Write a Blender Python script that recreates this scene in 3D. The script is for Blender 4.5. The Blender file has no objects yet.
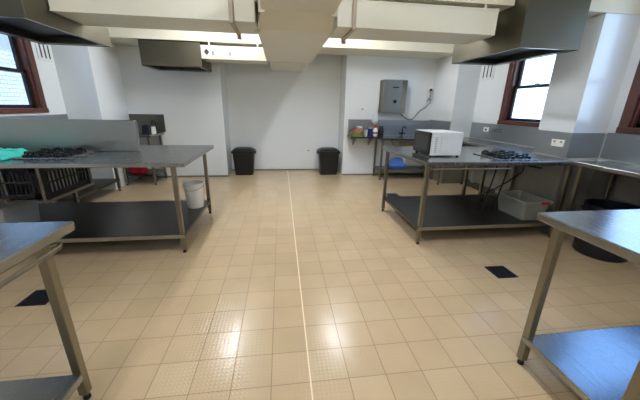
import bpy, bmesh, math, random
from mathutils import Vector, Matrix, noise
random.seed(7)
SC = bpy.context.scene
COL = SC.collection
PI = math.pi

# ------------------------------------------------------------------ materials
def _mat(name):
    m = bpy.data.materials.new(name); m.use_nodes = True
    nt = m.node_tree
    b = nt.nodes['Principled BSDF']
    return m, nt, b

def lin(c):
    return tuple(((x/255)/12.92 if x/255 <= .04045 else ((x/255+.055)/1.055)**2.4) for x in c) + (1,)

def plain(name, rgb, rough=.5, metal=0., coat=0., spec=.5, vary=.06, scale=6., bump=0., bscale=60.):
    m, nt, b = _mat(name)
    b.inputs['Roughness'].default_value = rough
    b.inputs['Metallic'].default_value = metal
    b.inputs['Coat Weight'].default_value = coat
    b.inputs['Coat Roughness'].default_value = .12
    b.inputs['Specular IOR Level'].default_value = spec
    tc = nt.nodes.new('ShaderNodeTexCoord')
    nz = nt.nodes.new('ShaderNodeTexNoise'); nz.inputs['Scale'].default_value = scale; nz.inputs['Detail'].default_value = 3
    nt.links.new(tc.outputs['Object'], nz.inputs['Vector'])
    mr = nt.nodes.new('ShaderNodeMapRange'); mr.inputs['To Min'].default_value = 1-vary; mr.inputs['To Max'].default_value = 1+vary
    nt.links.new(nz.outputs['Fac'], mr.inputs['Value'])
    mx = nt.nodes.new('ShaderNodeVectorMath'); mx.operation = 'SCALE'
    mx.inputs[0].default_value = lin(rgb)[:3]
    nt.links.new(mr.outputs['Result'], mx.inputs['Scale'])
    nt.links.new(mx.outputs['Vector'], b.inputs['Base Color'])
    if bump:
        n2 = nt.nodes.new('ShaderNodeTexNoise'); n2.inputs['Scale'].default_value = bscale
        nt.links.new(tc.outputs['Object'], n2.inputs['Vector'])
        bp = nt.nodes.new('ShaderNodeBump'); bp.inputs['Strength'].default_value = bump; bp.inputs['Distance'].default_value = .01
        nt.links.new(n2.outputs['Fac'], bp.inputs['Height'])
        nt.links.new(bp.outputs['Normal'], b.inputs['Normal'])
    return m

def steel(name, rgb=(150, 150, 146), rough=.3, brush=(2, 60, 2), wob=.02):
    m, nt, b = _mat(name)
    b.inputs['Metallic'].default_value = 1
    b.inputs['Base Color'].default_value = lin(rgb)
    tc = nt.nodes.new('ShaderNodeTexCoord')
    mp = nt.nodes.new('ShaderNodeMapping'); mp.inputs['Scale'].default_value = brush
    nt.links.new(tc.outputs['Object'], mp.inputs['Vector'])
    nz = nt.nodes.new('ShaderNodeTexNoise'); nz.inputs['Scale'].default_value = 3; nz.inputs['Detail'].default_value = 4
    nt.links.new(mp.outputs['Vector'], nz.inputs['Vector'])
    mr = nt.nodes.new('ShaderNodeMapRange'); mr.inputs['To Min'].default_value = rough-.07; mr.inputs['To Max'].default_value = rough+.09
    nt.links.new(nz.outputs['Fac'], mr.inputs['Value'])
    nt.links.new(mr.outputs['Result'], b.inputs['Roughness'])
    n2 = nt.nodes.new('ShaderNodeTexNoise'); n2.inputs['Scale'].default_value = 2.5
    nt.links.new(tc.outputs['Object'], n2.inputs['Vector'])
    bp = nt.nodes.new('ShaderNodeBump'); bp.inputs['Strength'].default_value = .35; bp.inputs['Distance'].default_value = wob
    nt.links.new(n2.outputs['Fac'], bp.inputs['Height'])
    nt.links.new(bp.outputs['Normal'], b.inputs['Normal'])
    return m

def emit(name, rgb, s):
    m = bpy.data.materials.new(name); m.use_nodes = True; nt = m.node_tree; nt.nodes.clear()
    e = nt.nodes.new('ShaderNodeEmission'); e.inputs[0].default_value = (*rgb, 1); e.inputs[1].default_value = s
    o = nt.nodes.new('ShaderNodeOutputMaterial'); nt.links.new(e.outputs[0], o.inputs[0])
    return m

def glass_pane(name):
    m = bpy.data.materials.new(name); m.use_nodes = True; nt = m.node_tree; nt.nodes.clear()
    t = nt.nodes.new('ShaderNodeBsdfTransparent'); t.inputs[0].default_value = (.95, .98, 1, 1)
    g = nt.nodes.new('ShaderNodeBsdfGlossy'); g.inputs['Roughness'].default_value = .03
    lw = nt.nodes.new('ShaderNodeLayerWeight'); lw.inputs['Blend'].default_value = .5
    pw = nt.nodes.new('ShaderNodeMath'); pw.operation = 'POWER'; nt.links.new(lw.outputs['Facing'], pw.inputs[0]); pw.inputs[1].default_value = 5
    f = nt.nodes.new('ShaderNodeMath'); f.operation = 'MULTIPLY_ADD'; nt.links.new(pw.outputs[0], f.inputs[0]); f.inputs[1].default_value = .9; f.inputs[2].default_value = .03
    x = nt.nodes.new('ShaderNodeMixShader'); o = nt.nodes.new('ShaderNodeOutputMaterial')
    nt.links.new(f.outputs[0], x.inputs[0]); nt.links.new(t.outputs[0], x.inputs[1]); nt.links.new(g.outputs[0], x.inputs[2])
    nt.links.new(x.outputs[0], o.inputs[0])
    return m

TILE = .2; TX0 = -.077; TY0 = 1.128
def floor_material():
    m, nt, b = _mat('floor_tiles')
    N = nt.nodes.new; L = nt.links.new
    def math_(op, a, bb=None, c=None):
        n = N('ShaderNodeMath'); n.operation = op
        for i, v in enumerate((a, bb, c)):
            if v is None: continue
            if isinstance(v, (int, float)): n.inputs[i].default_value = v
            else: L(v, n.inputs[i])
        return n.outputs[0]
    geo = N('ShaderNodeNewGeometry'); sep = N('ShaderNodeSeparateXYZ'); L(geo.outputs['Position'], sep.inputs[0])
    u = math_('DIVIDE', math_('SUBTRACT', sep.outputs[0], TX0), TILE)
    v = math_('DIVIDE', math_('SUBTRACT', sep.outputs[1], TY0), TILE)
    fu = math_('FRACT', u); fv = math_('FRACT', v)
    iu = math_('FLOOR', u); iv = math_('FLOOR', v)
    du = math_('MINIMUM', fu, math_('SUBTRACT', 1, fu)); dv = math_('MINIMUM', fv, math_('SUBTRACT', 1, fv))
    gu = math_('LESS_THAN', du, .011); gv = math_('LESS_THAN', dv, .010)
    grout = math_('MAXIMUM', gu, gv)
    # expansion joint, one tile column line right of the reference line
    joint = math_('LESS_THAN', math_('ABSOLUTE', math_('SUBTRACT', sep.outputs[0], TX0+TILE)), .0042)
    cell = N('ShaderNodeCombineXYZ'); L(iu, cell.inputs[0]); L(iv, cell.inputs[1])
    wn = N('ShaderNodeTexWhiteNoise'); wn.noise_dimensions = '2D'; L(cell.outputs[0], wn.inputs['Vector'])
    ramp = N('ShaderNodeValToRGB'); L(wn.outputs['Value'], ramp.inputs[0])
    ramp.color_ramp.elements[0].color = lin((203, 180, 145)); ramp.color_ramp.elements[1].color = lin((211, 189, 153))
    e = ramp.color_ramp.elements.new(.35); e.color = lin((207, 184, 148))
    e = ramp.color_ramp.elements.new(.8); e.color = lin((209, 184, 150))
    nz = N('ShaderNodeTexNoise'); nz.inputs['Scale'].default_value = 5; nz.inputs['Detail'].default_value = 6; L(geo.outputs['Position'], nz.inputs['Vector'])
    dirt = N('ShaderNodeMapRange'); dirt.inputs['To Min'].default_value = .79; dirt.inputs['To Max'].default_value = .94; L(nz.outputs['Fac'], dirt.inputs['Value'])
    sc = N('ShaderNodeVectorMath'); sc.operation = 'SCALE'; L(ramp.outputs[0], sc.inputs[0]); L(dirt.outputs[0], sc.inputs['Scale'])
    mg = N('ShaderNodeMix'); mg.data_type = 'RGBA'; L(grout, mg.inputs[0]); L(sc.outputs[0], mg.inputs[6]); mg.inputs[7].default_value = lin((146, 124, 92))
    mj = N('ShaderNodeMix'); mj.data_type = 'RGBA'; L(joint, mj.inputs[0]); L(mg.outputs[2], mj.inputs[6]); mj.inputs[7].default_value = lin((240, 224, 186))
    # anti-slip relief: diagonal studs on most of the tiles, fading per tile
    a = math_('MULTIPLY', math_('ADD', u, v), 2*PI*4.5); c = math_('MULTIPLY', math_('SUBTRACT', u, v), 2*PI*4.5)
    st = math_('MULTIPLY', math_('SINE', a), math_('SINE', c))
    st = math_('SMOOTH_MAX', st, 0.0, .2)
    amp = N('ShaderNodeMapRange'); amp.inputs['From Min'].default_value = .1; amp.inputs['From Max'].default_value = .6; L(wn.outputs['Color'], amp.inputs['Value'])
    wn2 = N('ShaderNodeTexNoise'); wn2.inputs['Scale'].default_value = 40; L(geo.outputs['Position'], wn2.inputs['Vector'])
    h = math_('ADD', math_('MULTIPLY', st, math_('ADD', math_('MULTIPLY', amp.outputs[0], .5), .5)), math_('MULTIPLY', wn2.outputs['Fac'], .1))
    hh = math_('SUBTRACT', h, math_('MULTIPLY', grout, 1.2))
    bp = N('ShaderNodeBump'); bp.inputs['Strength'].default_value = .5; bp.inputs['Distance'].default_value = .0012; L(hh, bp.inputs['Height'])
    L(bp.outputs['Normal'], b.inputs['Normal'])
    tint = N('ShaderNodeMapRange'); tint.inputs['To Min'].default_value = 1.0; tint.inputs['To Max'].default_value = 1.04; L(math_('MULTIPLY', st, amp.outputs[0]), tint.inputs['Value'])
    s2 = N('ShaderNodeVectorMath'); s2.operation = 'SCALE'; L(mj.outputs[2], s2.inputs[0]); L(tint.outputs[0], s2.inputs['Scale'])
    L(s2.outputs[0], b.inputs['Base Color'])
    L(math_('MULTIPLY_ADD', grout, .4, .17), b.inputs['Roughness'])
    b.inputs['Specular IOR Level'].default_value = .5
    return m

def brick_material():
    m, nt, b = _mat('painted_brick')
    tc = nt.nodes.new('ShaderNodeNewGeometry')
    sep = nt.nodes.new('ShaderNodeSeparateXYZ'); cmb = nt.nodes.new('ShaderNodeCombineXYZ')
    nt.links.new(tc.outputs['Position'], sep.inputs[0]); nt.links.new(sep.outputs[1], cmb.inputs[0]); nt.links.new(sep.outputs[2], cmb.inputs[1])
    br = nt.nodes.new('ShaderNodeTexBrick'); br.inputs['Scale'].default_value = 2.6
    br.inputs['Color1'].default_value = lin((196, 190, 182)); br.inputs['Color2'].default_value = lin((180, 175, 168)); br.inputs['Mortar'].default_value = lin((124, 122, 120))
    nt.links.new(cmb.outputs[0], br.inputs['Vector']); nt.links.new(br.outputs['Color'], b.inputs['Base Color'])
    b.inputs['Roughness'].default_value = .8
    return m

M = {}
M['floor'] = floor_material()
M['wall'] = plain('white_gloss_paint', (228, 233, 236), .16, coat=.3, vary=.02, scale=1.2, bump=.06, bscale=4)
M['cream'] = plain('cream_paint', (222, 217, 196), .45, vary=.03, bump=.05, bscale=20)
M['duct'] = plain('cream_painted_duct', (222, 219, 202), .38, vary=.03, scale=3, bump=.08, bscale=5)
M['ceiling'] = plain('ceiling_paint', (216, 211, 192), .6, vary=.03)
M['steel'] = steel('brushed_steel', (152, 152, 148), .3)
M['top'] = steel('bench_top_steel', (160, 162, 160), .24, (60, 2, 2), .01)
M['leg'] = steel('leg_steel', (140, 134, 118), .34)
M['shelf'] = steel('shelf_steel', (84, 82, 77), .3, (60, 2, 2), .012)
M['lip'] = steel('lip_steel', (172, 168, 154), .4)
M['splash'] = steel('splash_steel', (158, 162, 160), .32, (2, 2, 50), .02)
M['wallsplash'] = steel('wall_splash_steel', (176, 182, 188), .3, (2, 2, 50), .02)
M['darksplash'] = steel('dark_reflection_steel', (112, 112, 102), .35, (2, 2, 50), .02)  # darker copy of the splash steel, painting in the dark room it reflects
M['hood'] = steel('hood_steel', (102, 98, 86), .46, (2, 2, 40), .02)
M['filter'] = steel('filter_steel', (60, 60, 62), .4)
M['black'] = plain('black_plastic', (9, 9, 10), .45)
M['iron'] = plain('black_cast_iron', (14, 15, 18), .45, vary=.1)
M['rubber'] = plain('black_rubber', (18, 17, 16), .7)
M['white'] = plain('white_plastic', (238, 237, 230), .35)
M['microwhite'] = plain('white_enamel', (226, 230, 232), .28)
M['doorglass'] = plain('dark_oven_glass', (12, 13, 13), .3)
M['dooredge'] = plain('oven_window_mesh', (52, 54, 49), .35)
M['grey'] = plain('pale_grey_plastic', (150, 152, 148), .45)
M['tubgrey'] = plain('clouded_grey_plastic', (132, 134, 126), .4)
M['red'] = plain('red_plastic', (170, 14, 30), .4)
M['cyan'] = plain('turquoise_cloth', (70, 205, 195), .9, vary=.1, bump=.3, bscale=120)
M['wood'] = plain('red_brown_window_timber', (84, 42, 29), .35, vary=.2, scale=9, coat=.2)
M['sash'] = plain('black_sash_paint', (14, 15, 18), .4)
M['glass'] = glass_pane('window_glass')
M['drain'] = plain('drain_dark_metal', (44, 48, 60), .4, metal=.6, vary=.2, scale=60)
M['brick'] = brick_material()
TUBE = (.95, .98, 1.05)
M['tube'] = emit('lit_tube', TUBE, 50.0)
M['bright'] = emit('bright_lit_tube', TUBE, 64.0)
M['dim'] = emit('fill_lit_tube', TUBE, 30.0)  # glow of the added fill lamps behind the camera
M['lampbody'] = plain('lamp_white_metal', (225, 225, 220), .4)
M['hole'] = plain('vent_slot_dark', (60, 60, 56), .8)
M['brown'] = plain('brown_packet', (142, 92, 66), .6, vary=.25, scale=40)
M['green'] = plain('green_plastic', (126, 150, 84), .5)
M['blue'] = plain('deep_blue_card', (38, 44, 120), .5)
M['bluebag'] = plain('blue_plastic_film', (70, 110, 190), .35)
M['orange'] = plain('orange_plastic', (190, 96, 40), .45)
M['bagwhite'] = plain('white_plastic_film', (214, 218, 222), .3)
M['navy'] = plain('navy_black_plastic', (14, 16, 28), .3)
M['brass'] = plain('painted_gas_pipe', (70, 66, 58), .4, metal=.5)
M['paleglyph'] = plain('pale_plastic', (225, 227, 224), .5)

# ------------------------------------------------------------------ mesh helpers (world coordinates)
class MB:
    def __init__(s): s.bm = bmesh.new(); s.smooth = False
    def box(s, x0, x1, y0, y1, z0, z1, bev=0., seg=2, rot=None):
        b = bmesh.new(); bmesh.ops.create_cube(b, size=1)
        sx, sy, sz = abs(x1-x0), abs(y1-y0), abs(z1-z0)
        for v in b.verts: v.co = Vector((v.co.x*sx, v.co.y*sy, v.co.z*sz))
        if bev: bmesh.ops.bevel(b, geom=b.edges[:], offset=min(bev, sx*.45, sy*.45, sz*.45), segments=seg, affect='EDGES', profile=.5)
        c = Vector(((x0+x1)/2, (y0+y1)/2, (z0+z1)/2))
        if rot: bmesh.ops.rotate(b, verts=b.verts, cent=(0, 0, 0), matrix=rot)
        bmesh.ops.translate(b, verts=b.verts, vec=c)
        return s.merge(b)
    def merge(s, b):
        me = bpy.data.meshes.new('tmp'); b.to_mesh(me); b.free(); s.bm.from_mesh(me); bpy.data.meshes.remove(me); return s
    def tube(s, pts, r=.01, n=10, square=False):
        pts = [Vector(p) for p in pts]; b = bmesh.new(); rings = []
        up = None
        for i, p in enumerate(pts):
            t = (pts[min(i+1, len(pts)-1)]-pts[max(i-1, 0)]).normalized()
            if up is None:
                up = Vector((0, 0, 1)) if abs(t.z) < .9 else Vector((0, 1, 0))
            a = t.cross(up).normalized(); up = a.cross(t).normalized()
            ring = []
            for k in range(4 if square else n):
                an = 2*PI*k/(4 if square else n)+(PI/4 if square else 0)
                rr = r*(math.sqrt(2) if square else 1)
                ring.append(b.verts.new(p+a*math.cos(an)*rr+up*math.sin(an)*rr))
            rings.append(ring)
        m = len(rings[0])
        for i in range(len(rings)-1):
            for k in range(m): b.faces.new((rings[i][k], rings[i][(k+1) % m], rings[i+1][(k+1) % m], rings[i+1][k]))
        b.faces.new(rings[0][::-1]); b.faces.new(rings[-1])
        bmesh.ops.recalc_face_normals(b, faces=b.faces)
        if not square: s.smooth = True
        return s.merge(b)
    def lathe(s, prof, cx, cy, n=28, sx=1, sy=1, cap=True):
        b = bmesh.new(); rings = []
        for (r, z) in prof:
            rings.append([b.verts.new((cx+sx*r*math.cos(2*PI*k/n), cy+sy*r*math.sin(2*PI*k/n), z)) for k in range(n)])
        for i in range(len(rings)-1):
            for k in range(n): b.faces.new((rings[i][k], rings[i][(k+1) % n], rings[i+1][(k+1) % n], rings[i+1][k]))
        if cap: b.faces.new(rings[0][::-1]); b.faces.new(rings[-1])
        bmesh.ops.recalc_face_normals(b, faces=b.faces); s.smooth = True
        return s.merge(b)
    def rbox_loft(s, secs, n=6, cap=True):
        """secs: list of (x0,x1,y0,y1,z,r): rounded rectangles stacked upward"""
        b = bmesh.new(); rings = []
        for (x0, x1, y0, y1, z, r) in secs:
            ring = []
            for (cx, cy, a0) in ((x1-r, y1-r, 0), (x0+r, y1-r, PI/2), (x0+r, y0+r, PI), (x1-r, y0+r, 1.5*PI)):
                for k in range(n+1):
                    a = a0+PI/2*k/n; ring.append(b.verts.new((cx+r*math.cos(a), cy+r*math.sin(a), z)))
            rings.append(ring)
        m = len(rings[0])
        for i in range(len(rings)-1):
            for k in range(m): b.faces.new((rings[i][k], rings[i][(k+1) % m], rings[i+1][(k+1) % m], rings[i+1][k]))
        if cap: b.faces.new(rings[0][::-1]); b.faces.new(rings[-1])
        bmesh.ops.recalc_face_normals(b, faces=b.faces)
        return s.merge(b)
    def prism(s, poly, axis, a0, a1, bev=0.):
        """poly: 2-D outline; axis: the extrusion axis 'x','y','z'"""
        def P(p, q, t):
            return {'x': (t, p, q), 'y': (p, t, q), 'z': (p, q, t)}[axis]
        b = bmesh.new()
        A = [b.verts.new(P(p, q, a0)) for p, q in poly]; B = [b.verts.new(P(p, q, a1)) for p, q in poly]
        n = len(poly)
        b.faces.new(A[::-1]); b.faces.new(B)
        for k in range(n): b.faces.new((A[k], A[(k+1) % n], B[(k+1) % n], B[k]))
        bmesh.ops.recalc_face_normals(b, faces=b.faces)
        if bev: bmesh.ops.bevel(b, geom=b.edges[:], offset=bev, segments=2, affect='EDGES', profile=.5)
        return s.merge(b)
    def quads(s, vs, fs):
        b = bmesh.new(); V = [b.verts.new(v) for v in vs]
        for f in fs: b.faces.new([V[i] for i in f])
        return s.merge(b)

ORG = {}
def setp(o, label=None, cat=None, group=None, kind=None):
    if label: o['label'] = label
    if cat: o['category'] = cat
    if group: o['group'] = group
    if kind: o['kind'] = kind
    return o
def thing(name, label, cat, loc, group=None, kind=None):
    o = bpy.data.objects.new(name, None); COL.objects.link(o); o.location = loc; o.empty_display_size = .1
    ORG[o.name] = Vector(loc)
    return setp(o, label, cat, group, kind)
def mesh(name, mb, mat, parent=None, label=None, smooth=None):
    me = bpy.data.meshes.new(name)
    off = ORG[parent.name] if parent else Vector((0, 0, 0))
    bmesh.ops.translate(mb.bm, verts=mb.bm.verts, vec=-off)
    mb.bm.to_mesh(me); mb.bm.free()
    me.materials.append(mat)
    sm = mb.smooth if smooth is None else smooth
    if sm:
        for p in me.polygons: p.use_smooth = True
        try: me.set_sharp_from_angle(angle=math.radians(38))
        except Exception: pass
    o = bpy.data.objects.new(name, me); COL.objects.link(o)
    if parent: o.parent = parent
    ORG[o.name] = off
    if label: o['label'] = label
    return o
def solo(name, mb, mat, label, cat, group=None, base=None, **k):
    """a thing that is one mesh, with its origin at its base"""
    o = mesh(name, mb, mat, **k)
    if base:
        o.data.transform(Matrix.Translation(-Vector(base))); o.location = base; ORG[o.name] = Vector(base)
    return setp(o, label, cat, group)
def struct(name, mb, mat, **k):
    o = mesh(name, mb, mat, **k); o['kind'] = 'structure'; return o
def dup(root, loc, label):
    r = root.copy(); COL.objects.link(r); r.location = loc; r['label'] = label
    for ch in list(root.children):
        c = ch.copy(); COL.objects.link(c); c.parent = r
        for g in list(ch.children):
            d = g.copy(); COL.objects.link(d); d.parent = c
    return r

# ------------------------------------------------------------------ room shell
XL, XR = -3.15, 3.40          # side walls
YB, YA, YF = 5.78, 6.33, -2.6 # back wall, alcove back, wall behind the camera
ZC = 2.75
PL, PR = -3.0, 3.0            # inner faces of the piers
WZ0, WZ1 = 1.20, 2.2          # window heights

struct('floor', MB().box(XL-.2, XR+.2, YF-.2, YA+.2, -.1, 0), M['floor'])
struct('ceiling', MB().box(XL-.2, XR+.2, YF-.2, YA+.2, ZC, ZC+.1), M['ceiling'])
b = MB()
b.box(XL-.2, -1.05, YB, YA+.2, 0, ZC); b.box(1.23, XR+.2, YB, YA+.2, 0, ZC); b.box(-1.05, 1.23, YA, YA+.2, 0, ZC)
struct('wall_back', b, M['wall'])
struct('wall_front', MB().box(XL-.2, XR+.2, YF-.2, YF, 0, ZC), M['wall'])
def side_wall(x0, x1, holes):
    b = MB(); ys = YF-.2
    for (h0, h1, z0, z1) in holes:
        b.box(x0, x1, ys, h0, 0, ZC); b.box(x0, x1, h0, h1, 0, z0); b.box(x0, x1, h0, h1, z1, ZC); ys = h1
    b.box(x0, x1, ys, YB+.05, 0, ZC)
    return b
RH = [(1.50, 2.62, 1.145, 2.50), (3.28, 4.33, 1.135, 2.50)]
LH = [(.45, 1.50, 1.20, 2.50), (3.35, 4.58, 1.20, 2.50)]
b = side_wall(XR, XR+.2, RH)
b.box(PR, XR+.05, 2.72, 3.15, 0, ZC-.001); b.box(PR, XR+.05, 5.0, YB+.05, 0, ZC-.001)
struct('wall_right', b, M['wall'])
b = side_wall(XL-.2, XL, LH)
b.box(XL-.05, PL, 2.62, 3.05, 0, ZC-.001); b.box(XL-.05, -2.68, 4.95, YB+.05, 0, ZC-.001)
struct('wall_left', b, M['wall'])
# beams across the room
struct('trim_1', MB().box(XL, XR, 5.10, YB, 2.25, ZC-.001), M['cream'])
b = MB(); b.box(PR-.29, XR, 2.705, 3.15, 2.215, ZC-.001); b.box(-1.68, 2.07, 2.73, 3.13, 2.225, ZC-.001); b.box(XL, -2.36, 2.62, 3.13, 2.225, ZC-.001)
struct('trim_2', b, M['cream'])
# dark cove skirting at the foot of the back and right walls
sk = plain('grey_skirting', (118, 116, 106), .4)
b = MB(); b.box(-1.05, 1.23, YA-.012, YA, 0, .03); b.box(-2.68, -1.05, YB-.012, YB, 0, .03); b.box(1.23, PR, YB-.012, YB, 0, .03)
struct('baseboard_back', b, sk)
struct('baseboard_right', MB().box(XR-.015, XR, 3.15, 5.0, 0, .12), plain('dark_skirting', (58, 52, 46), .5))

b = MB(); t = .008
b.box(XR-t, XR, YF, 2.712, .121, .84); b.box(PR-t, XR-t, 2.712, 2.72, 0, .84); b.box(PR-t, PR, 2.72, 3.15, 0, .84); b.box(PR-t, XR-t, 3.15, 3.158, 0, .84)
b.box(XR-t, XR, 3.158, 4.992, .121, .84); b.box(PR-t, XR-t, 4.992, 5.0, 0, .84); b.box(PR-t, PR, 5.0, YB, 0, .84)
struct('trim_3', b, plain('under_bench_shade', (112, 110, 101), .35, coat=.2, vary=.08))  # grey sheets that put the under-bench shade into the lower wall colour

def window(n, side, h):
    y0, y1, z0, z1 = h
    x = XR if side > 0 else XL
    s = side
    w = thing('window_%d' % n, None, None, (x+s*.05, (y0+y1)/2, z0), kind='structure')
    def X(a, b): return (min(x+s*a, x+s*b), max(x+s*a, x+s*b))
    F = .085
    b = MB()
    for (a0, a1, c0, c1) in ((y0, y0+F, z0, z1), (y1-F, y1, z0, z1)): b.box(*X(-.018, .12), a0, a1, c0, c1, .008)
    b.box(*X(-.018, .12), y0, y1, z1-F, z1, .008); b.box(*X(-.03, .12), y0, y1, z0, z0+.06, .008)
    # stepped inner moulding
    for (a0, a1, c0, c1) in ((y0+F, y0+F+.022, z0, z1), (y1-F-.022, y1-F, z0, z1)): b.box(*X(.012, .12), a0, a1, c0, c1, .004)
    mesh('frame', b, M['wood'], w)
    zi0, zi1 = z0+.06, z1-F; ya, yb = y0+F+.022, y1-F-.022; zm = (1.70 if side < 0 else 1.665)
    b = MB(); S = .05
    for (c0, c1, dx) in ((zi0, zm+.02, .05), (zm-.02, zi1, .085)):
        b.box(*X(dx, dx+.03), ya, ya+S, c0, c1, .004); b.box(*X(dx, dx+.03), yb-S, yb, c0, c1, .004)
        b.box(*X(dx, dx+.03), ya, yb, c0, c0+.04, .004); b.box(*X(dx, dx+.03), ya, yb, c1-.04, c1, .004)
    sa = mesh('sash', b, M['sash'], w)
    mesh('sash_latch', MB().box(*X(.03, .055), (ya+yb)/2-.03, (ya+yb)/2+.03, zm, zm+.035, .006), M['steel'], sa)
    g = MB()
    g.box(*X(.062, .067), ya+S, yb-S, zi0+.04, zm-.02); g.box(*X(.097, .102), ya+S, yb-S, zm+.02, zi1-.04)
    mesh('glass_pane', g, M['glass'], w)
    return w
window(1, 1, RH[0]); window(2, 1, RH[1]); window(3, -1, LH[0]); window(4, -1, LH[1])

# the white painted brick building outside the left windows
solo('brick_building', MB().box(-7.6, -6.6, -3, 11, -.5, 2.52), M['brick'], 'white painted brick building seen outside the left window', 'building')

# ------------------------------------------------------------------ benches
def leg_part(parent, x, y, z1, s=.019, mat='leg', z0=.035):
    l = mesh('leg', MB().box(x-s, x+s, y-s, y+s, z0, z1, .004), M[mat], parent)
    mesh('foot', MB().lathe([(.013, 0), (.016, .003), (.016, .016), (.010, .02), (.010, z0)], x, y, 14), M['rubber'], l)
    return l
def bench_top(parent, poly, z=.865, t=.04, mat='top'):
    mesh('tabletop', MB().prism(poly, 'z', z-t, z, .005), M[mat], parent)
def rect(x0, x1, y0, y1): return [(x0, y0), (x1, y0), (x1, y1), (x0, y1)]
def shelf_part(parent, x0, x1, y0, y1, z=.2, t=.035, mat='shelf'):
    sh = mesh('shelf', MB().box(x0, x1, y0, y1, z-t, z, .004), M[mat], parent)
    mesh('shelf_lip', MB().box(x0-.001, x1+.001, y0-.004, y0-.0005, z-t-.002, z-.001, .001), M['lip'], sh, label='folded front lip, made paler for its reflected light')  # paler strip paints in the light caught along the shelf's front edge

# left island bench
B = thing('island_bench', 'long steel island bench with tall upstand and gas cooktop, on the left', 'bench', (-1.9, 3.2, 0), 'steel prep benches')
bench_top(B, rect(-3.1, -.835, 2.60, 3.79))
for x in (-.935, -3.04):
    for y in (2.63, 3.70): leg_part(B, x, y, .826)
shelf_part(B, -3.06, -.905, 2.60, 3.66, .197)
mesh('upstand', MB().prism([(-3.1, .865), (-1.475, .865), (-1.462, 1.15), (-1.475, 1.178), (-3.1, 1.183)], 'y', 3.265, 3.31, .006), M['splash'], B)
for xa, xb in ((-2.075, -2.045), (-2.38, -2.35)):
    b = MB(); xm = (xa+xb)/2
    b.box(xm-.006, xm+.006, 2.70, 2.72, .49, .826); b.box(xm-.006, xm+.006, 3.37, 3.39, .49, .826); b.box(xa, xb, 2.70, 3.39, .487, .512, .004)
    mesh('runner_frame', b, M['leg'], B)

# right island bench
B = thing('island_bench', 'long steel island bench carrying the white microwave and gas cooktop, on the right', 'bench', (2.1, 3.1, 0), 'steel prep benches')
bench_top(B, [(1.345, 2.55), (2.985, 2.55), (2.985, 3.17), (3.385, 3.17), (3.385, 3.69), (1.305, 3.69)])
for x, y in ((1.385, 2.59), (1.355, 3.60), (2.945, 2.60), (2.5, 3.60)): leg_part(B, x, y, .826)
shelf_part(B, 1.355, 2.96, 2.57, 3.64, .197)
mesh('front_rail', MB().tube([(1.41, 2.57, .795), (2.25, 2.57, .795)], .008), M['lip'], B, label='slim pale rail under the front edge')

# near right bench
B = thing('prep_bench', 'near steel bench at lower right, its top shining in the window light', 'bench', (2.0, .9, 0), 'steel prep benches')
bench_top(B, rect(1.258, 2.75, .57, 1.21))
for x in (1.295, 2.70):
    for y in (.655, 1.11): leg_part(B, x, y, .826)
shelf_part(B, 1.27, 2.72, .64, 1.115, .19, .035, 'top')

# near left bench with towel rail
B = thing('prep_bench', 'near steel bench at lower left with a towel rail under its edge', 'bench', (-1.6, .95, 0), 'steel prep benches')
bench_top(B, rect(-2.3, -.88, .62, 1.272))
for x in (-.945, -2.25):
    for y in (.70, 1.165): leg_part(B, x, y, .826)
shelf_part(B, -2.27, -.905, .68, 1.125, .19, .035, 'top')
mesh('towel_rail', MB().tube([(-.925, .72, .80), (-.885, .70, .80), (-.872, .74, .80), (-.872, 1.15, .80), (-.89, 1.185, .80), (-.93, 1.165, .80)], .009), M['leg'], B, label='thin round rail')

# bench along the right wall, near
B = thing('wall_bench', 'steel bench along the right wall in front of the pier, under the window', 'bench', (3.15, 1.8, 0), 'steel prep benches')
bench_top(B, rect(2.93, 3.385, 1.30, 2.57))
for x, y in ((2.965, 2.50), (3.35, 2.50), (2.965, 1.36), (3.35, 1.36)): leg_part(B, x, y, .826, mat='leg')
# bench along the right wall, far
B = thing('wall_bench', 'narrow steel bench along the right wall behind the microwave', 'bench', (3.1, 4.3, 0), 'steel prep benches')
bench_top(B, rect(2.85, 3.385, 3.71, 4.98))
for x, y in ((2.88, 3.76), (3.35, 3.76), (2.88, 4.93), (3.35, 4.93)): leg_part(B, x, y, .826)

B = thing('wall_bench', 'steel bench with a low shelf along the left wall behind the tall upstand', 'bench', (-2.8, 4.35, 0), 'steel prep benches')
bench_top(B, rect(-3.13, -2.55, 3.82, 4.90))
for x, y in ((-2.58, 3.86), (-3.10, 3.86), (-2.58, 4.86), (-3.10, 4.86)): leg_part(B, x, y, .826)
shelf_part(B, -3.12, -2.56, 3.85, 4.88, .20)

# sink bench on the back wall, right
B = thing('sink_bench', 'steel sink bench against the back wall below the wall mounted water heater', 'bench', (2.4, 5.5, 0), 'steel prep benches')
bench_top(B, rect(1.86, 2.985, 5.29, 5.779), .805, .04)
for x in (1.885, 2.95):
    for y in (5.33, 5.72): leg_part(B, x, y, .766)
shelf_part(B, 1.88, 2.96, 5.34, 5.72, .20)
bs = MB(); bs.rbox_loft([(2.2, 2.62, 5.38, 5.68, .64, .05), (2.16, 2.66, 5.35, 5.70, .762, .05)])
mesh('sink_bowl', bs, M['steel'], B)
t = mesh('tap', MB().tube([(2.42, 5.73, .806), (2.42, 5.73, .97), (2.42, 5.70, 1.0), (2.42, 5.62, 1.0), (2.42, 5.59, .97)], .011), M['iron'], B, label='dark tap with curved spout')
mesh('tap_handle', MB().box(2.36, 2.48, 5.715, 5.745, .85, .875, .008), M['iron'], t)

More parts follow.
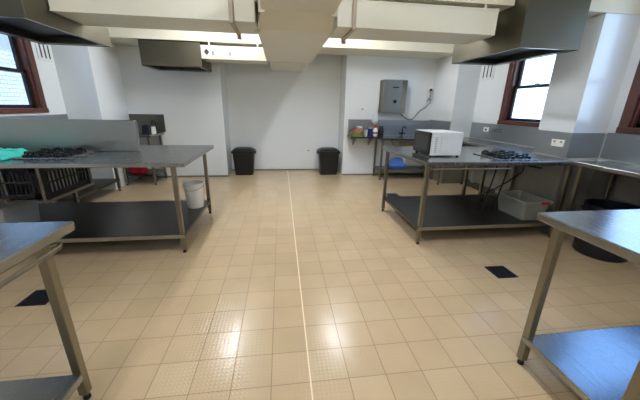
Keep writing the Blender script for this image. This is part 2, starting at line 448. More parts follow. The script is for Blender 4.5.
# wall shelf beside it
B = thing('wall_shelf', 'thin steel shelf on the back wall holding packets and bottles', 'shelf', (1.6, 5.78, .8))
mesh('shelf_board', MB().box(1.30, 1.85, 5.44, 5.767, .785, .812, .004), M['shelf'], B)
for x in (1.42, 1.74): mesh('bracket', MB().prism([(5.765, .785), (5.50, .785), (5.765, .62)], 'x', x-.008, x+.008), M['leg'], B)

# bench on the back wall, left
B = thing('back_bench', 'low steel bench against the back wall behind the left island', 'bench', (-2.6, 5.45, 0), 'steel prep benches')
bench_top(B, rect(-2.66, -2.12, 5.17, 5.779), .85, .04)
for x in (-2.175, -2.63):
    for y in (5.21, 5.70): leg_part(B, x, y, .812)
b = MB(); b.box(-2.65, -2.15, 5.2, 5.71, .155, .185, .004)
mesh('shelf', b, M['shelf'], B)

# splashbacks fixed to the walls
def splash(label, mb, mat='wallsplash'): return solo('splashback', mb, M[mat], label, 'splashback', 'steel wall splashbacks')
SPZ = 1.135
splash('steel splashback sheet on the back wall below the water heater and packets', MB().box(1.31, 2.99, YB-.012, YB-.001, .8065, 1.118, .003))
splash('steel splashback, coloured darker for a dark reflection, on the back wall behind the left island', MB().box(-2.675, -2.09, YB-.012, YB-.001, .851, 1.16, .003), 'darksplash')
splash('steel splashback under the right window behind the gas cooktop', MB().box(XR-.012, XR-.001, 3.165, 4.985, .875, SPZ-.004, .003))
b = MB(); b.box(PR-.012, PR-.001, 2.71, 3.14, .875, SPZ, .002); b.box(PR-.012, XR-.02, 2.708, 2.719, .875, SPZ, .002)
splash('steel splashback folded round the right pier with a white socket on it', b)
splash('dark steel splashback on the right wall at the picture edge', MB().box(XR-.012, XR-.001, 1.0, 2.70, .875, 1.14, .003))
splash('steel splashback on the left wall below the left window', MB().box(XL+.001, XL+.012, 3.07, 4.94, .875, 1.172, .003))
splash('steel splashback on the far right pier beside the sink bench', MB().box(PR-.012, PR-.001, 5.0, 5.76, .83, SPZ, .003))

# ------------------------------------------------------------------ hoods and ducts
def hood(label, x0, x1, y0, y1, z0, z1, group='stainless exhaust hoods'):
    h = thing('exhaust_hood', label, 'hood', ((x0+x1)/2, (y0+y1)/2, z0), group)
    t = .012; b = MB()
    b.box(x0, x1, y0, y0+t, z0, z1, .002); b.box(x0, x1, y1-t, y1, z0, z1, .002)
    b.box(x0, x0+t, y0+t, y1-t, z0, z1); b.box(x1-t, x1, y0+t, y1-t, z0, z1); b.box(x0, x1, y0, y1, z1-t, z1)
    mesh('canopy', b, M['hood'], h)
    g = MB(); g.box(x0+t, x1-t, y0+t, y0+.05, z0+.004, z0+.016); g.box(x0+t, x1-t, y1-.05, y1-t, z0+.004, z0+.016)
    g.box(x0+t, x0+.045, y0+.05, y1-.05, z0+.004, z0+.016); g.box(x1-.045, x1-t, y0+.05, y1-.05, z0+.004, z0+.016)
    mesh('gutter', g, M['steel'], h)
    f = MB(); n = 14; zz = z0+.06
    for k in range(n):
        xa = x0+.06+(x1-x0-.12)*k/n
        f.box(xa, xa+(x1-x0-.12)/n*.6, y0+.055, y1-.055, zz, zz+.012)
    f.box(x0+t, x1-t, y0+t, y1-t, zz+.013, zz+.02)
    mesh('filter', f, M['filter'], h)
    return h
hood('large stainless exhaust hood over the right island', 2.08, 2.67, 2.58, 3.65, 1.87, 2.60)
hood('large stainless exhaust hood over the left island', -2.34, -1.70, 2.50, 3.56, 1.885, 2.60)
h = hood('small stainless exhaust hood at the back left near the wall', -2.045, -1.18, 5.06, 5.74, 1.885, 2.235)
mesh('lamp_knob', MB().lathe([(.012, 1.845), (.014, 1.85), (.014, 1.885)], -1.52, 5.2, 10), M['iron'], h)

D = thing('exhaust_duct', 'cream painted main exhaust duct with a central trunk joining both big hoods', 'duct', (.15, 3.0, 2.0), 'cream painted ducts')
DZ0, DZ1 = 1.992, 2.19
def duct_arm(x0, x1):
    b = MB(); b.box(x0, x1, 2.74, 3.16, DZ0, DZ1, .003)
    b.box(x0, x1, 2.734, 3.166, DZ0-.004, DZ0+.006); b.box(x0, x1, 2.734, 3.166, DZ1-.008, DZ1+.003)
    return mesh('branch_duct', b, M['duct'], D)
la = duct_arm(-1.69, -.19); ra = duct_arm(.49, 1.93)
b = MB(); b.box(1.93, 2.079, 2.98, 3.13, 2.03, 2.17)
mesh('end_neck', b, M['duct'], ra)
mesh('end_flange', MB().box(1.915, 1.933, 2.731, 3.169, DZ0-.006, DZ1+.006, .002), M['duct'], ra)
mesh('trunk_duct', MB().prism([(-.195, 3.0), (.495, 3.0), (.495, 4.92), (.455, 4.98), (.455, 6.32), (-.155, 6.32), (-.155, 4.98), (-.195, 4.92)], 'z', 1.995, 2.19, .004), M['duct'], D)
b = MB(); b.quads([(-.14, 2.78, 2.09), (.47, 2.78, 2.09), (.495, 3.0, 1.995), (-.195, 3.0, 1.995), (-.14, 2.78, 2.215), (.47, 2.78, 2.215), (.495, 3.0, 2.19), (-.195, 3.0, 2.19)],
                  [(0, 3, 2, 1), (4, 5, 6, 7), (0, 1, 5, 4), (3, 7, 6, 2), (0, 4, 7, 3), (1, 2, 6, 5)])
mesh('transition', b, M['duct'], D)
mesh('inlet_duct', MB().box(-.14, .47, .9, 2.78, 2.09, 2.215, .004), M['duct'], D)
def flange(x0, x1, y, z0, z1, w=.02):
    for (a0, a1, xx) in ((x0-w, x0, x0-w), (x1, x1+w, x1+w-.05)):
        b = MB(); b.prism([(a0, z1), (a1, z1), (a1, z0-.001), (xx+.05, z0-.001), (xx+.05, z0-w), (xx, z0-w)] if xx < x0 else [(a1, z1), (a0, z1), (a0, z0-.001), (xx, z0-.001), (xx, z0-w), (xx+.05, z0-w)], 'y', y-.013, y+.013)
        mesh('flange_bracket', b, M['duct'], D)
flange(-.14, .47, 2.775, 2.09, 2.21); flange(-.195, .495, 3.005, 1.995, 2.19)
for x in (-.375, .63):
    b = MB(); w = .016
    b.box(x-w, x+w, 2.718, 2.733, DZ0-.02, 2.224); b.box(x-w, x+w, 2.718, 3.19, DZ0-.022, DZ0-.006); b.box(x-w, x+w, 3.17, 3.185, DZ0-.05, 2.224)
    b.box(x-w*.3, x+w*1.2, 3.12, 3.19, DZ0-.05, DZ0-.02)
    mesh('hanger_strap', b, plain('strap_grey_paint', (176, 160, 140), .5), D)
mesh('hanger_rod', MB().box(1.80, 1.82, 2.745, 2.76, 2.19, 2.3), M['duct'], D)
mesh('seam', MB().box(-.157, .457, 5.02, 5.045, 1.990, 1.996), M['duct'], D)

D = thing('exhaust_duct', 'slim cream duct with a diamond vent, beside the small back hood', 'duct', (-.7, 5.25, 2.0), 'cream painted ducts')
mesh('duct_body', MB().box(-1.178, -.197, 5.08, 5.46, 2.01, 2.20, .003), M['duct'], D)
mesh('vent_opening', MB().prism([(-1.165+.03, 2.105), (-1.12+.025, 2.15), (-1.075+.02, 2.105), (-1.12+.025, 2.06)], 'y', 5.072, 5.079), M['hole'], D, label='dark diamond shaped opening')
p = mesh('access_panel', MB().box(-1.03, -.72, 5.071, 5.079, 2.035, 2.18, .003), M['duct'], D)
for x in (-1.0, -.75): mesh('panel_clip', MB().box(x-.012, x+.012, 5.062, 5.071, 2.06, 2.12, .004), M['leg'], p)
for x in (-1.045, -.33): mesh('hanger_strap', MB().box(x-.012, x+.012, 5.066, 5.079, 2.005, 2.252), M['duct'], D)

# ------------------------------------------------------------------ ceiling lamps
def batten(label, x, y0, y1, tube='tube'):
    o = thing('ceiling_lamp', label, 'lamp', (x, (y0+y1)/2, ZC-.06), 'fluorescent ceiling lamps')
    mesh('lamp_body', MB().box(x-.06, x+.06, y0, y1, ZC-.06, ZC-.001, .008), M['lampbody'], o)
    for dx in (-.03, .03):
        mesh('tube', MB().tube([(x+dx, y0+.04, ZC-.085), (x+dx, y1-.04, ZC-.085)], .013, 8), M[tube], o)
    return o
batten('fluorescent ceiling lamp above the ducts, left of the trunk duct', -.90, 3.45, 4.75, 'bright')
batten('fluorescent ceiling lamp above the ducts, right of the trunk duct', .90, 3.45, 4.75, 'bright')
batten('fluorescent ceiling lamp in front of the ducts, on the left', -1.0, .5, 1.7)
batten('fluorescent ceiling lamp in front of the ducts, on the right', .95, .5, 1.7)
batten('added fill lamp, unseen behind the camera, on the left', -1.0, -1.9, -.7, 'dim')  # rear pair is added, out of view, to brighten the whole room
batten('added fill lamp, unseen behind the camera, on the right', .95, -1.9, -.7, 'dim')

# ------------------------------------------------------------------ cooktops
def cooktop(label, x0, y0, w, d, z):
    t = thing('gas_cooktop', label, 'cooktop', (x0+w/2, y0+d/2, z), 'gas cooktops')
    mesh('hob_plate', MB().box(x0, x0+w, y0, y0+d, z, z+.012, .005), M['top'], t)
    for i in range(2):
        for j in range(2):
            cx, cy = x0+w*(.27+.46*i), y0+d*(.27+.46*j)
            bu = mesh('burner', MB().lathe([(.05, z+.012), (.05, z+.026), (.034, z+.028), (.034, z+.038), (.0305, z+.04)], cx, cy, 20), M['iron'], t)
            g = MB(); s = .088
            for (dx, dy) in ((1, 0), (-1, 0), (0, 1), (0, -1)):
                g.tube([(cx+dx*s, cy+dy*s, z+.012), (cx+dx*s, cy+dy*s, z+.046), (cx+dx*.03, cy+dy*.03, z+.046)], .006, square=True)
            g.tube([(cx-s, cy-s*.0, z+.03), (cx, cy+s, z+.03), (cx+s, cy, z+.03), (cx, cy-s, z+.03), (cx-s, cy, z+.03)], .0035, square=True)
            mesh('trivet', g, M['iron'], t)
    for k in range(4):
        cx = x0+w*(.2+.2*k)
        mesh('knob', MB().lathe([(.02, z+.012), (.02, z+.03), (.016, z+.034)], cx, y0+.03, 14), M['black'], t)
    return t
cooktop('gas cooktop with black trivets in front of the tall steel upstand', -2.30, 2.80, .44, .42, .866)
cooktop('gas cooktop with black trivets beside the right window', 2.15, 2.63, .44, .42, .866)

# ------------------------------------------------------------------ microwave
MX0, MX1, MY0, MY1, MZ = 1.53, 1.87, 2.845, 3.24, .866
R_ = thing('microwave_oven', 'white microwave oven with a dark glass door standing on the right island', 'microwave', (1.69, 3.02, MZ))
for (x, y) in ((1.55, 2.88), (1.855, 2.88), (1.55, 3.20), (1.855, 3.20)):
    mesh('foot', MB().lathe([(.014, MZ), (.016, MZ+.014)], x, y, 12), M['rubber'], R_)
mz0, mz1 = MZ+.014, MZ+.252
mesh('casing', MB().box(MX0, MX1, MY0, MY1, mz0, mz1, .008, 3), M['microwhite'], R_)
mesh('side_panel', MB().box(MX0+.10, MX1-.03, MY0-.004, MY0+.002, mz0+.03, mz1-.035, .003), M['microwhite'], R_, label='raised rectangle pressed in the white side')
vb = MB()
for k in range(9): vb.box(MX0+.035, MX0+.06, MY0-.002, MY0+.001, mz0+.035+.018*k, mz0+.041+.018*k)
mesh('vent_slots', vb, M['tubgrey'], R_)
dr = mesh('door', MB().box(MX0-.018, MX0, MY0+.01, MY1-.01, mz0+.004, mz1-.004, .006), M['doorglass'], R_, label='black glass door')
mesh('door_window', MB().box(MX0-.0205, MX0-.017, MY0+.04, MY1-.08, mz0+.045, mz1-.045, .001), M['dooredge'], dr)

# ------------------------------------------------------------------ bins
def bin_(label, cx, cy):
    t = thing('rubbish_bin', label, 'bin', (cx, cy, 0), 'black rubbish bins')
    w0, d0, w1, d1 = .175, .15, .205, .175
    b = MB(); b.rbox_loft([(cx-w0, cx+w0, cy-d0, cy+d0, 0, .05), (cx-w1, cx+w1, cy-d1, cy+d1, .43, .06), (cx-w1-.012, cx+w1+.012, cy-d1-.01, cy+d1+.01, .435, .06), (cx-w1-.012, cx+w1+.012, cy-d1-.01, cy+d1+.01, .46, .06)])
    mesh('bin_body', b, M['black'], t)
    b = MB(); b.rbox_loft([(cx-w1-.02, cx+w1+.02, cy-d1-.018, cy+d1+.018, .455, .06), (cx-w1-.02, cx+w1+.02, cy-d1-.018, cy+d1+.018, .478, .06),
                           (cx-w1+.02, cx+w1-.02, cy-d1+.02, cy+d1-.02, .515, .06), (cx-w1+.07, cx+w1-.07, cy-d1+.06, cy+d1-.06, .535, .05)])
    l = mesh('lid', b, M['black'], t)
    for s in (-1, 1):
        mesh('lid_clip', MB().box(cx+s*(w1+.02)-.02, cx+s*(w1+.02)+.02, cy-.05, cy+.05, .42, .47, .008), M['black'], l)
    return t
bin_('black lidded rubbish bin in the left corner of the alcove', -.755, 6.03)
bin_('black lidded rubbish bin in the right corner of the alcove', .965, 5.98)

# ------------------------------------------------------------------ bucket, tubs, cloth and the like
b = MB(); cx, cy = -1.015, 3.40
b.lathe([(.085, .199), (.087, .205), (.112, .478), (.119, .482), (.119, .492), (.110, .492), (.105, .478), (.082, .21), (.002, .208)], cx, cy, 32)
o = thing('bucket', 'white plastic bucket on the lower shelf of the left island', 'bucket', (cx, cy, .198))
bk = mesh('bucket_body', b, M['white'], o)
hp = [(cx+.119*math.cos(a), cy+.119*math.sin(a), .47-.05*math.sin(PI*(a-PI)/PI)) for a in [PI+PI*k/14 for k in range(15)]]
mesh('handle', MB().tube(hp, .003, 6), M['leg'], o)

def open_tub(name, label, cat, x0, x1, y0, y1, z0, z1, mat, t=.006, rim=.02, grp=None, taper=.03):
    o = thing(name, label, cat, ((x0+x1)/2, (y0+y1)/2, z0), grp)
    b = MB(); r = .03
    b.rbox_loft([(x0+taper, x1-taper, y0+taper, y1-taper, z0, r), (x0, x1, y0, y1, z1, r), (x0+t, x1-t, y0+t, y1-t, z1, r), (x0+taper+t, x1-taper-t, y0+taper+t, y1-taper-t, z0+t, r)])
    mesh('tub_body', b, mat, o)
    b = MB(); b.rbox_loft([(x0-rim, x1+rim, y0-rim, y1+rim, z1-.015, r), (x0-rim, x1+rim, y0-rim, y1+rim, z1+.004, r), (x0+t, x1-t, y0+t, y1-t, z1+.004, r), (x0+t, x1-t, y0+t, y1-t, z1-.015, r), (x0-rim, x1+rim, y0-rim, y1+rim, z1-.0151, r)], cap=False)
    mesh('rim', b, mat, o)
    return o
o = open_tub('storage_tub', 'cloudy grey storage tub with a red label under the right cooktop', 'tub', 2.56, 2.88, 2.63, 3.06, .199, .41, M['tubgrey'])
mesh('label_sticker', MB().box(2.74, 2.83, 2.602, 2.609, .392, .416, .001), M['red'], o, label='small red sticker on the rim')
open_tub('storage_tub', 'shallow red tub on the lower shelf of the back left bench', 'tub', -2.62, -2.36, 5.26, 5.52, .186, .33, M['red'])
open_tub('storage_tub', 'large pale grey tub on the lower shelf below the left cooktop', 'tub', -2.98, -2.43, 2.70, 3.13, .199, .44, M['grey'], taper=.015, rim=.008)

# black slotted crate on the runner frame
c = thing('plastic_crate', 'black slotted plastic crate hung under the left island', 'crate', (-2.23, 3.04, .512))
b = MB(); x0, x1, y0, y1, z0, z1 = -2.365, -2.06, 2.76, 3.34, .513, .80; t = .012
b.box(x0, x1, y0, y1, z0, z0+t)
for (a0, a1, c0, c1) in ((x0, x0+t, y0, y1), (x1-t, x1, y0, y1), (x0, x1, y0, y0+t), (x0, x1, y1-t, y1)):
    b.box(a0, a1, c0, c1, z0, z0+.05); b.box(a0, a1, c0, c1, z1-.05, z1); b.box(a0, a1, c0, c1, (z0+z1)/2-.007, (z0+z1)/2+.007)
for k in range(13):
    y = y0+(y1-y0)*k/12
    b.box(x1-t, x1, y-.006, y+.006, z0, z1); b.box(x0, x0+t, y-.011, y+.011, z0, z1)
for k in range(10):
    x = x0+(x1-x0)*k/9
    b.box(x-.011, x+.011, y0, y0+t, z0, z1); b.box(x-.011, x+.011, y1-t, y1, z0, z1)
mesh('crate_body', b, M['black'], c)
for k in range(5):
    yy = 2.82+.098*k
    ob = MB(); ob.lathe([(.03, .526), (.034, .54), (.036, .67+.02*(k % 2)), (.02, .74), (.002, .745)], -2.118, yy, 12)
    solo('plastic_bottle', ob, M['paleglyph'], 'pale plastic container inside the black slotted crate, %s' % ('nearest end', 'second from the near end', 'middle', 'second from the far end', 'far end')[k], 'container', 'pale containers in the crate', base=(-2.118, yy, .526))

# wire dish rack left of the crate
w = thing('wire_rack', 'dark wire dish rack hanging below the left end of the left island', 'rack', (-2.45, 2.68, .5))
b = MB()
for z in (.58, .69, .80): b.tube([(-3.0, 2.665, z), (-2.10, 2.665, z)], .007, 6)
for k in range(8): 
    x = -2.98+.125*k; b.tube([(x, 2.665, .82), (x+.02, 2.665, .69), (x, 2.665, .56)], .007, 6)
b.tube([(-3.0, 2.665, .56), (-2.10, 2.665, .56)], .009, 6)
mesh('front_grid', b, M['iron'], w)

# cloth
n1, n2 = 46, 26; vs = []; fs = []
for j in range(n2+1):
    for i in range(n1+1):
        u, v = i/n1, j/n2
        x = -2.96+.64*u; y = 2.70+.36*v+.03*math.sin(u*9)
        p = Vector((x*9, y*9, 1.3))
        h = .034+.06*abs(noise.noise(p*.8))+.025*abs(noise.noise(p*2.3))
        e = min(u, 1-u, v, 1-v)*9
        h = .002+h*min(1, e)**.6
        vs.append((x+.02*noise.noise(p*.7), y+.03*noise.noise(p*.5), .867+h))
for j in range(n2):
    for i in range(n1):
        a = j*(n1+1)+i; fs.append((a, a+1, a+n1+2, a+n1+1))
b = MB(); b.quads(vs, fs); b.smooth = True
o = solo('dish_cloth', b, M['cyan'], 'crumpled turquoise cloth lying on the left island beside the cooktop', 'cloth', base=(-2.65, 2.86, .866))
md = o.modifiers.new('thickness', 'SOLIDIFY'); md.thickness = .003; md.offset = 1

# dark round pot under the right wall bench
o = thing('stock_pot', 'dark round stock pot on the floor below the right wall bench', 'pot', (3.13, 2.23, 0))
mesh('pot_body', MB().lathe([(.20, 0), (.212, .015), (.214, .48), (.224, .485), (.224, .50), (.208, .50), (.204, .03), (.01, .02)], 3.13, 2.23, 36), M['navy'], o)
for sg in (-1, 1): mesh('handle', MB().tube([(3.13-.06, 2.23+sg*.212, .40), (3.13-.05, 2.23+sg*.25, .41), (3.13+.05, 2.23+sg*.25, .41), (3.13+.06, 2.23+sg*.212, .40)], .008, 8), M['navy'], o)

# gas pipes under the right cooktop
o = thing('gas_pipe', 'dark gas pipe with flexible hoses below the right cooktop', 'pipe', (2.6, 2.8, .6))
b = MB(); b.tube([(2.28, 2.84, .80), (2.97, 2.84, .80)], .013)
mesh('pipe_run', b, M['brass'], o)
for (xa, ya, xb, yb) in ((2.33, 2.86, 2.30, 2.92), (2.50, 2.90, 2.48, 2.95), (2.64, 2.84, 2.52, 3.22)):
    mesh('hose', MB().tube([(xa, ya, .80), (xa-.003, ya, .70), ((xa*2+xb)/3, (2*ya+yb)/3, .56), ((xa+2*xb)/3, (ya+2*yb)/3, .44), (xb, yb, .34), (xb, yb, .235)], .008, 8), M['rubber'], o)
mesh('valve_handle', MB().tube([(2.66, 2.80, .775), (2.78, 2.76, .755)], .012, 8), M['iron'], o)
o = thing('hanging_cloth', 'pale rag hanging from the pipe under the right island', 'cloth', (2.14, 2.95, .60))
mesh('rag', MB().rbox_loft([(2.125, 2.145, 2.93, 2.97, .56, .006), (2.115, 2.155, 2.93, 2.97, .64, .008), (2.125, 2.15, 2.94, 2.965, .74, .006), (2.13, 2.14, 2.945, 2.955, .822, .003)]), M['tubgrey'], o)

# ------------------------------------------------------------------ wall fittings
# water heater
o = thing('water_heater', 'stainless boxy water heater mounted on the white back wall', 'water heater', (2.1, 5.7, 1.25))
mesh('casing', MB().box(1.915, 2.360, 5.58, 5.775, 1.25, 1.845, .006), M['steel'], o)
mesh('front_cover', MB().box(1.970, 2.260, 5.568, 5.579, 1.28, 1.825, .004), M['steel'], o)
mesh('side_strip', MB().prism([(2.265, 5.579), (2.358, 5.579), (2.358, 5.560)], 'z', 1.26, 1.835), M['top'], o, label='bent bright strip along the right edge')
mesh('tap_body', MB().box(2.080, 2.190, 5.53, 5.57, 1.70, 1.72, .006), M['iron'], o)
mesh('dial', MB().tube([(2.140, 5.568, 1.46), (2.140, 5.545, 1.46)], .032, 16), M['iron'], o)
mesh('mount_flange', MB().box(1.900, 1.916, 5.72, 5.775, 1.25, 1.84), M['leg'], o)
# cord and wall socket
o = thing('wall_socket', 'small dark socket on the glossy back wall right of the water heater', 'socket', (2.93, 5.775, 1.6))
mesh('plate', MB().box(2.89, 2.97, 5.762, 5.779, 1.66, 1.74, .003), M['white'], o)
mesh('switch', MB().box(2.905, 2.955, 5.745, 5.762, 1.675, 1.715, .004), M['iron'], o)
pts = [(2.372, 5.74, 1.30)]
for k in range(15):
    u = k/14; pts.append((2.37+.51*u, 5.765, 1.235-.11*math.sin(min(1, u*1.35)*PI)*1.0+.13*max(0, u-.5)*2+.0))
pts += [(2.90, 5.765, 1.41), (2.95, 5.76, 1.45), (2.96, 5.76, 1.52), (2.90, 5.76, 1.54), (2.87, 5.76, 1.48), (2.93, 5.755, 1.5), (2.94, 5.755, 1.66)]
solo('power_cord', MB().tube(pts, .006, 6), M['rubber'], 'thin dark power cord drooping from the water heater to the socket', 'cord', base=(2.6, 5.765, 1.25))
o = thing('wall_socket', 'white power socket plate on the steel pier splashback', 'socket', (2.985, 2.84, 1.01))
mesh('plate', MB().box(2.976, 2.987, 2.765, 2.915, .978, 1.052, .003), M['white'], o)
for y in (2.80, 2.88): mesh('switch', MB().box(2.972, 2.976, y-.012, y+.012, 1.02, 1.04, .001), M['grey'], o)
o = thing('wall_socket', 'white power socket on the splashback behind the microwave', 'socket', (3.39, 4.62, 1.0))
mesh('plate', MB().box(3.372, 3.387, 4.50, 4.62, 1.0, 1.07, .003), M['white'], o)
mesh('switch', MB().box(3.368, 3.372, 4.54, 4.58, 1.02, 1.045, .001), M['iron'], o)
o = thing('wall_socket', 'faint white socket plate on the back wall above the packets', 'socket', (1.58, 5.77, 1.31))
mesh('plate', MB().box(1.52, 1.64, 5.768, 5.779, 1.285, 1.345, .002), M['paleglyph'], o)
mesh('switch', MB().box(1.56, 1.60, 5.764, 5.768, 1.30, 1.325, .001), M['grey'], o)
o = thing('wall_tap', 'steel wall tap above the far right wall bench', 'tap', (3.38, 4.2, 1.03))
mesh('tap_body', MB().tube([(3.388, 4.22, 1.03), (3.30, 4.22, 1.03), (3.24, 4.22, 1.05), (3.20, 4.22, 1.0)], .012), M['steel'], o)
mesh('tap_handle', MB().box(3.31, 3.35, 4.16, 4.28, 1.05, 1.07, .006), M['steel'], o)

# air vents high on the side walls
def wall_vent(label, x, s, y0, y1, z0, z1):
    o = thing('wall_vent', label, 'vent', (x, (y0+y1)/2, z0), 'slotted wall vents')
    X = (lambda a, b: (x+min(s*a, s*b), x+max(s*a, s*b)))
    mesh('vent_plate', MB().box(*X(.001, .012), y0, y1, z0, z1, .003), M['wall'], o)
    b = MB()
    for k in range(3):
        y = y0+(y1-y0)*(.22+.28*k); b.box(*X(.012, .014), y-.012, y+.012, z0+.03, z1-.03)
    mesh('slots', b, M['hole'], o)
wall_vent('slotted wall vent between the left window and the far pier', XL, 1, 4.66, 4.92, 1.87, 2.10)
wall_vent('slotted wall vent between the right window and the far pier', XR, -1, 4.64, 4.96, 1.82, 2.07)
# small marks on the alcove wall
o = solo('wall_hook', MB().box(.56, .60, 6.31, 6.329, .42, .445, .004), M['leg'], 'tiny metal fitting low on the alcove wall', 'fitting', base=(.58, 6.32, .42))

# floor drains
def drain(label, cx, cy, s=.095):
    o = thing('floor_drain', label, 'drain', (cx, cy, 0), 'floor drains')
    b = MB()
    b.box(cx-s, cx+s, cy-s, cy+s, .0005, .003, .001)
    mesh('drain_plate', b, M['drain'], o)
    g = MB()
    for k in range(6):
        x = cx-s*.75+s*1.5*k/5; g.box(x-.006, x+.006, cy-s*.8, cy+s*.8, .003, .0045)
    mesh('grate', g, M['iron'], o)
    return o
drain('dark square floor drain near the lower right bench', 1.875, 2.0)
drain('dark square floor drain behind the lower left bench leg', -1.745, 2.02)
drain('dark square floor drain beside the far leg of the right island', 1.775, 4.33)

# ------------------------------------------------------------------ things on the wall shelf
SZ = .813
o = thing('plastic_tray', 'green shallow plastic tray under the brown packet on the wall shelf', 'tray', (1.45, 5.58, SZ))
b = MB(); b.rbox_loft([(1.335, 1.555, 5.50, 5.70, SZ, .03), (1.32, 1.57, 5.485, 5.715, SZ+.05, .03), (1.328, 1.562, 5.493, 5.707, SZ+.05, .03), (1.342, 1.548, 5.507, 5.693, SZ+.006, .03)])
mesh('tray_body', b, M['green'], o)
o = thing('food_packet', 'brown food packet with a white top lying on the green tray', 'packet', (1.46, 5.6, SZ+.05))
b = MB(); b.rbox_loft([(1.37, 1.54, 5.52, 5.68, SZ+.008, .03), (1.345, 1.555, 5.50, 5.695, SZ+.06, .04), (1.38, 1.55, 5.51, 5.68, SZ+.13, .04), (1.42, 1.54, 5.53, 5.66, SZ+.155, .03)])
mesh('bag', b, M['brown'], o)
mesh('white_flap', MB().box(1.44, 1.54, 5.54, 5.65, SZ+.15, SZ+.185, .01), M['white'], o)
o = solo('plastic_cup', MB().lathe([(.03, SZ), (.042, SZ+.12), (.039, SZ+.12), (.028, SZ+.005)], 1.615, 5.56, 18), M['bagwhite'], 'white cup standing between the tray and the blue carton', 'cup', base=(1.615, 5.56, SZ))
o = thing('carton', 'deep blue carton on the wall shelf', 'carton', (1.70, 5.56, SZ))
mesh('box', MB().box(1.665, 1.735, 5.52, 5.60, SZ, SZ+.15, .003), M['blue'], o)
mesh('lid_flap', MB().box(1.668, 1.732, 5.523, 5.597, SZ+.15, SZ+.158, .002), M['white'], o)
o = thing('sauce_bottle', 'white bottle with an orange cap on the wall shelf end', 'bottle', (1.80, 5.56, SZ))
mesh('bottle_body', MB().lathe([(.04, SZ), (.045, SZ+.02), (.045, SZ+.12), (.03, SZ+.15), (.018, SZ+.165)], 1.80, 5.55, 20), M['white'], o)
mesh('label_band', MB().lathe([(.0455, SZ+.05), (.0462, SZ+.052), (.0462, SZ+.085), (.0455, SZ+.087)], 1.80, 5.55, 20, cap=False), M['red'], o)
mesh('cap', MB().lathe([(.026, SZ+.165), (.03, SZ+.17), (.026, SZ+.215), (.012, SZ+.225)], 1.80, 5.55, 16), M['orange'], o)
o = thing('plastic_bag', 'white plastic bag hanging on the wall above the bottle', 'bag', (1.88, 5.74, 1.0))
b = MB(); b.rbox_loft([(1.80, 1.87, 5.70, 5.765, 1.04, .02), (1.77, 1.89, 5.68, 5.77, 1.08, .03), (1.79, 1.89, 5.69, 5.77, 1.2, .025), (1.82, 1.885, 5.73, 5.772, 1.27, .015), (1.85, 1.87, 5.755, 5.772, 1.31, .006)])
mesh('bag_body', b, M['bagwhite'], o)
o = thing('dark_jar', 'dark jar behind the white bottle at the shelf end', 'jar', (1.90, 5.6, .806))
mesh('jar_body', MB().lathe([(.045, .806), (.05, .82), (.05, .94), (.035, .97)], 1.93, 5.60, 18), M['iron'], o)
mesh('lid', MB().lathe([(.038, .97), (.038, 1.0), (.034, 1.003)], 1.93, 5.60, 18), M['hole'], o)

# things under the sink bench
o = thing('plastic_bag', 'blue plastic bag on the lower shelf of the sink bench', 'bag', (2.3, 5.5, .2))
b = MB(); b.rbox_loft([(2.12, 2.44, 5.40, 5.62, .201, .08), (2.08, 2.48, 5.38, 5.66, .27, .1), (2.15, 2.44, 5.42, 5.62, .35, .09), (2.24, 2.36, 5.48, 5.56, .40, .03)])
b.smooth = True; mesh('bag_body', b, M['bluebag'], o)
o = thing('cleaning_rag', 'pale rag hanging below the far left corner of the right island', 'cloth', (1.62, 3.3, .6))
mesh('rag', MB().rbox_loft([(1.59, 1.63, 3.56, 3.62, .66, .01), (1.575, 1.655, 3.55, 3.63, .72, .015), (1.59, 1.64, 3.57, 3.61, .80, .01), (1.605, 1.62, 3.585, 3.60, .824, .004)]), M['bagwhite'], o)

# small appliance on the back left bench
o = thing('kettle', 'navy black kettle with white side on the back left bench', 'kettle', (-2.2, 5.45, .85))
mesh('kettle_body', MB().rbox_loft([(-2.33, -2.17, 5.32, 5.48, .851, .03), (-2.32, -2.18, 5.33, 5.47, .99, .04), (-2.29, -2.21, 5.36, 5.44, 1.01, .03)]), M['navy'], o)
mesh('kettle_handle', MB().tube([(-2.19, 5.40, .99), (-2.14, 5.40, 1.08), (-2.10, 5.40, 1.06), (-2.10, 5.40, .93)], .012), M['iron'], o)
mesh('side_cover', MB().rbox_loft([(-2.168, -2.135, 5.34, 5.46, .851, .01), (-2.168, -2.135, 5.34, 5.46, .97, .01)]), M['white'], o)

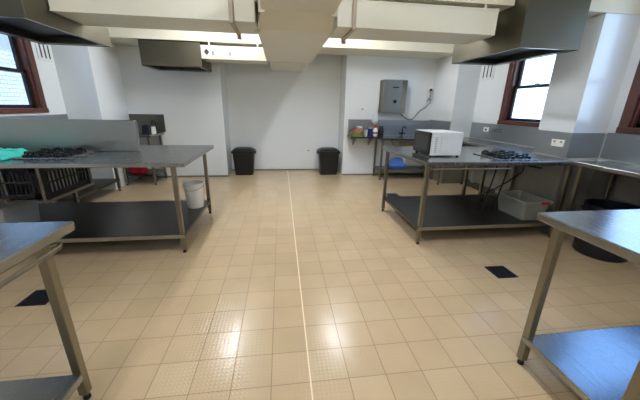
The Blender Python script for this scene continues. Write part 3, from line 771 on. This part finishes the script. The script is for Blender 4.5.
# ------------------------------------------------------------------ daylight
wd = bpy.data.worlds.new('World'); SC.world = wd; wd.use_nodes = True
nt = wd.node_tree; bg = nt.nodes['Background']
tc = nt.nodes.new('ShaderNodeTexCoord'); sp = nt.nodes.new('ShaderNodeSeparateXYZ'); nt.links.new(tc.outputs['Generated'], sp.inputs[0])
up = nt.nodes.new('ShaderNodeValToRGB'); nt.links.new(sp.outputs[2], up.inputs[0])
up.color_ramp.elements[0].color = (.62, .80, 1, 1); up.color_ramp.elements[1].color = (.20, .42, .95, 1); up.color_ramp.elements[1].position = .55
side = nt.nodes.new('ShaderNodeMapRange'); side.inputs['From Min'].default_value = -.6; side.inputs['From Max'].default_value = .8
side.inputs['To Min'].default_value = .6; side.inputs['To Max'].default_value = 2.55; nt.links.new(sp.outputs[0], side.inputs['Value'])
sky = nt.nodes.new('ShaderNodeVectorMath'); sky.operation = 'SCALE'; nt.links.new(up.outputs[0], sky.inputs[0]); nt.links.new(side.outputs[0], sky.inputs['Scale'])
nt.links.new(sky.outputs[0], bg.inputs[0]); bg.inputs[1].default_value = 1.0

for (x, s, H) in ((XR, -1, RH), (XL, 1, LH)):
    for (y0, y1, z0, z1) in H:
        l = bpy.data.lights.new('window_portal', 'AREA'); l.shape = 'RECTANGLE'; l.size = z1-z0; l.size_y = y1-y0
        l.cycles.is_portal = True
        lo = bpy.data.objects.new('window_portal', l); COL.objects.link(lo)
        lo.location = (x-s*.16, (y0+y1)/2, (z0+z1)/2); lo.rotation_euler = (0, PI/2 if s < 0 else -PI/2, 0)

# ------------------------------------------------------------------ camera
f = 290.8
R = ((0.991568761030968, -0.022174268823177197, 0.12767025475680932),
     (-0.1283128771894579, -0.305551337712616, 0.9434904268562528),
     (0.01808860676984881, -0.951917371321791, -0.3058204055993278))
cam = bpy.data.cameras.new('camera'); co = bpy.data.objects.new('camera', cam); COL.objects.link(co)
cam.sensor_width = 36; cam.lens = f/640*36; cam.clip_start = .02
mw = Matrix(((R[0][0], -R[0][1], -R[0][2], 0), (R[1][0], -R[1][1], -R[1][2], 0), (R[2][0], -R[2][1], -R[2][2], 1.345), (0, 0, 0, 1)))
co.matrix_world = mw
SC.camera = co
SC.view_settings.view_transform = 'Standard'; SC.view_settings.look = 'None'
SC.view_settings.gamma = 1; SC.view_settings.use_curve_mapping = False
SC.view_settings.exposure = 1.0
SC.cycles.max_bounces = 10; SC.cycles.diffuse_bounces = 5; SC.cycles.glossy_bounces = 5; SC.cycles.transparent_max_bounces = 8
SC.cycles.use_denoising = True
SC.cycles.sample_clamp_indirect = 6
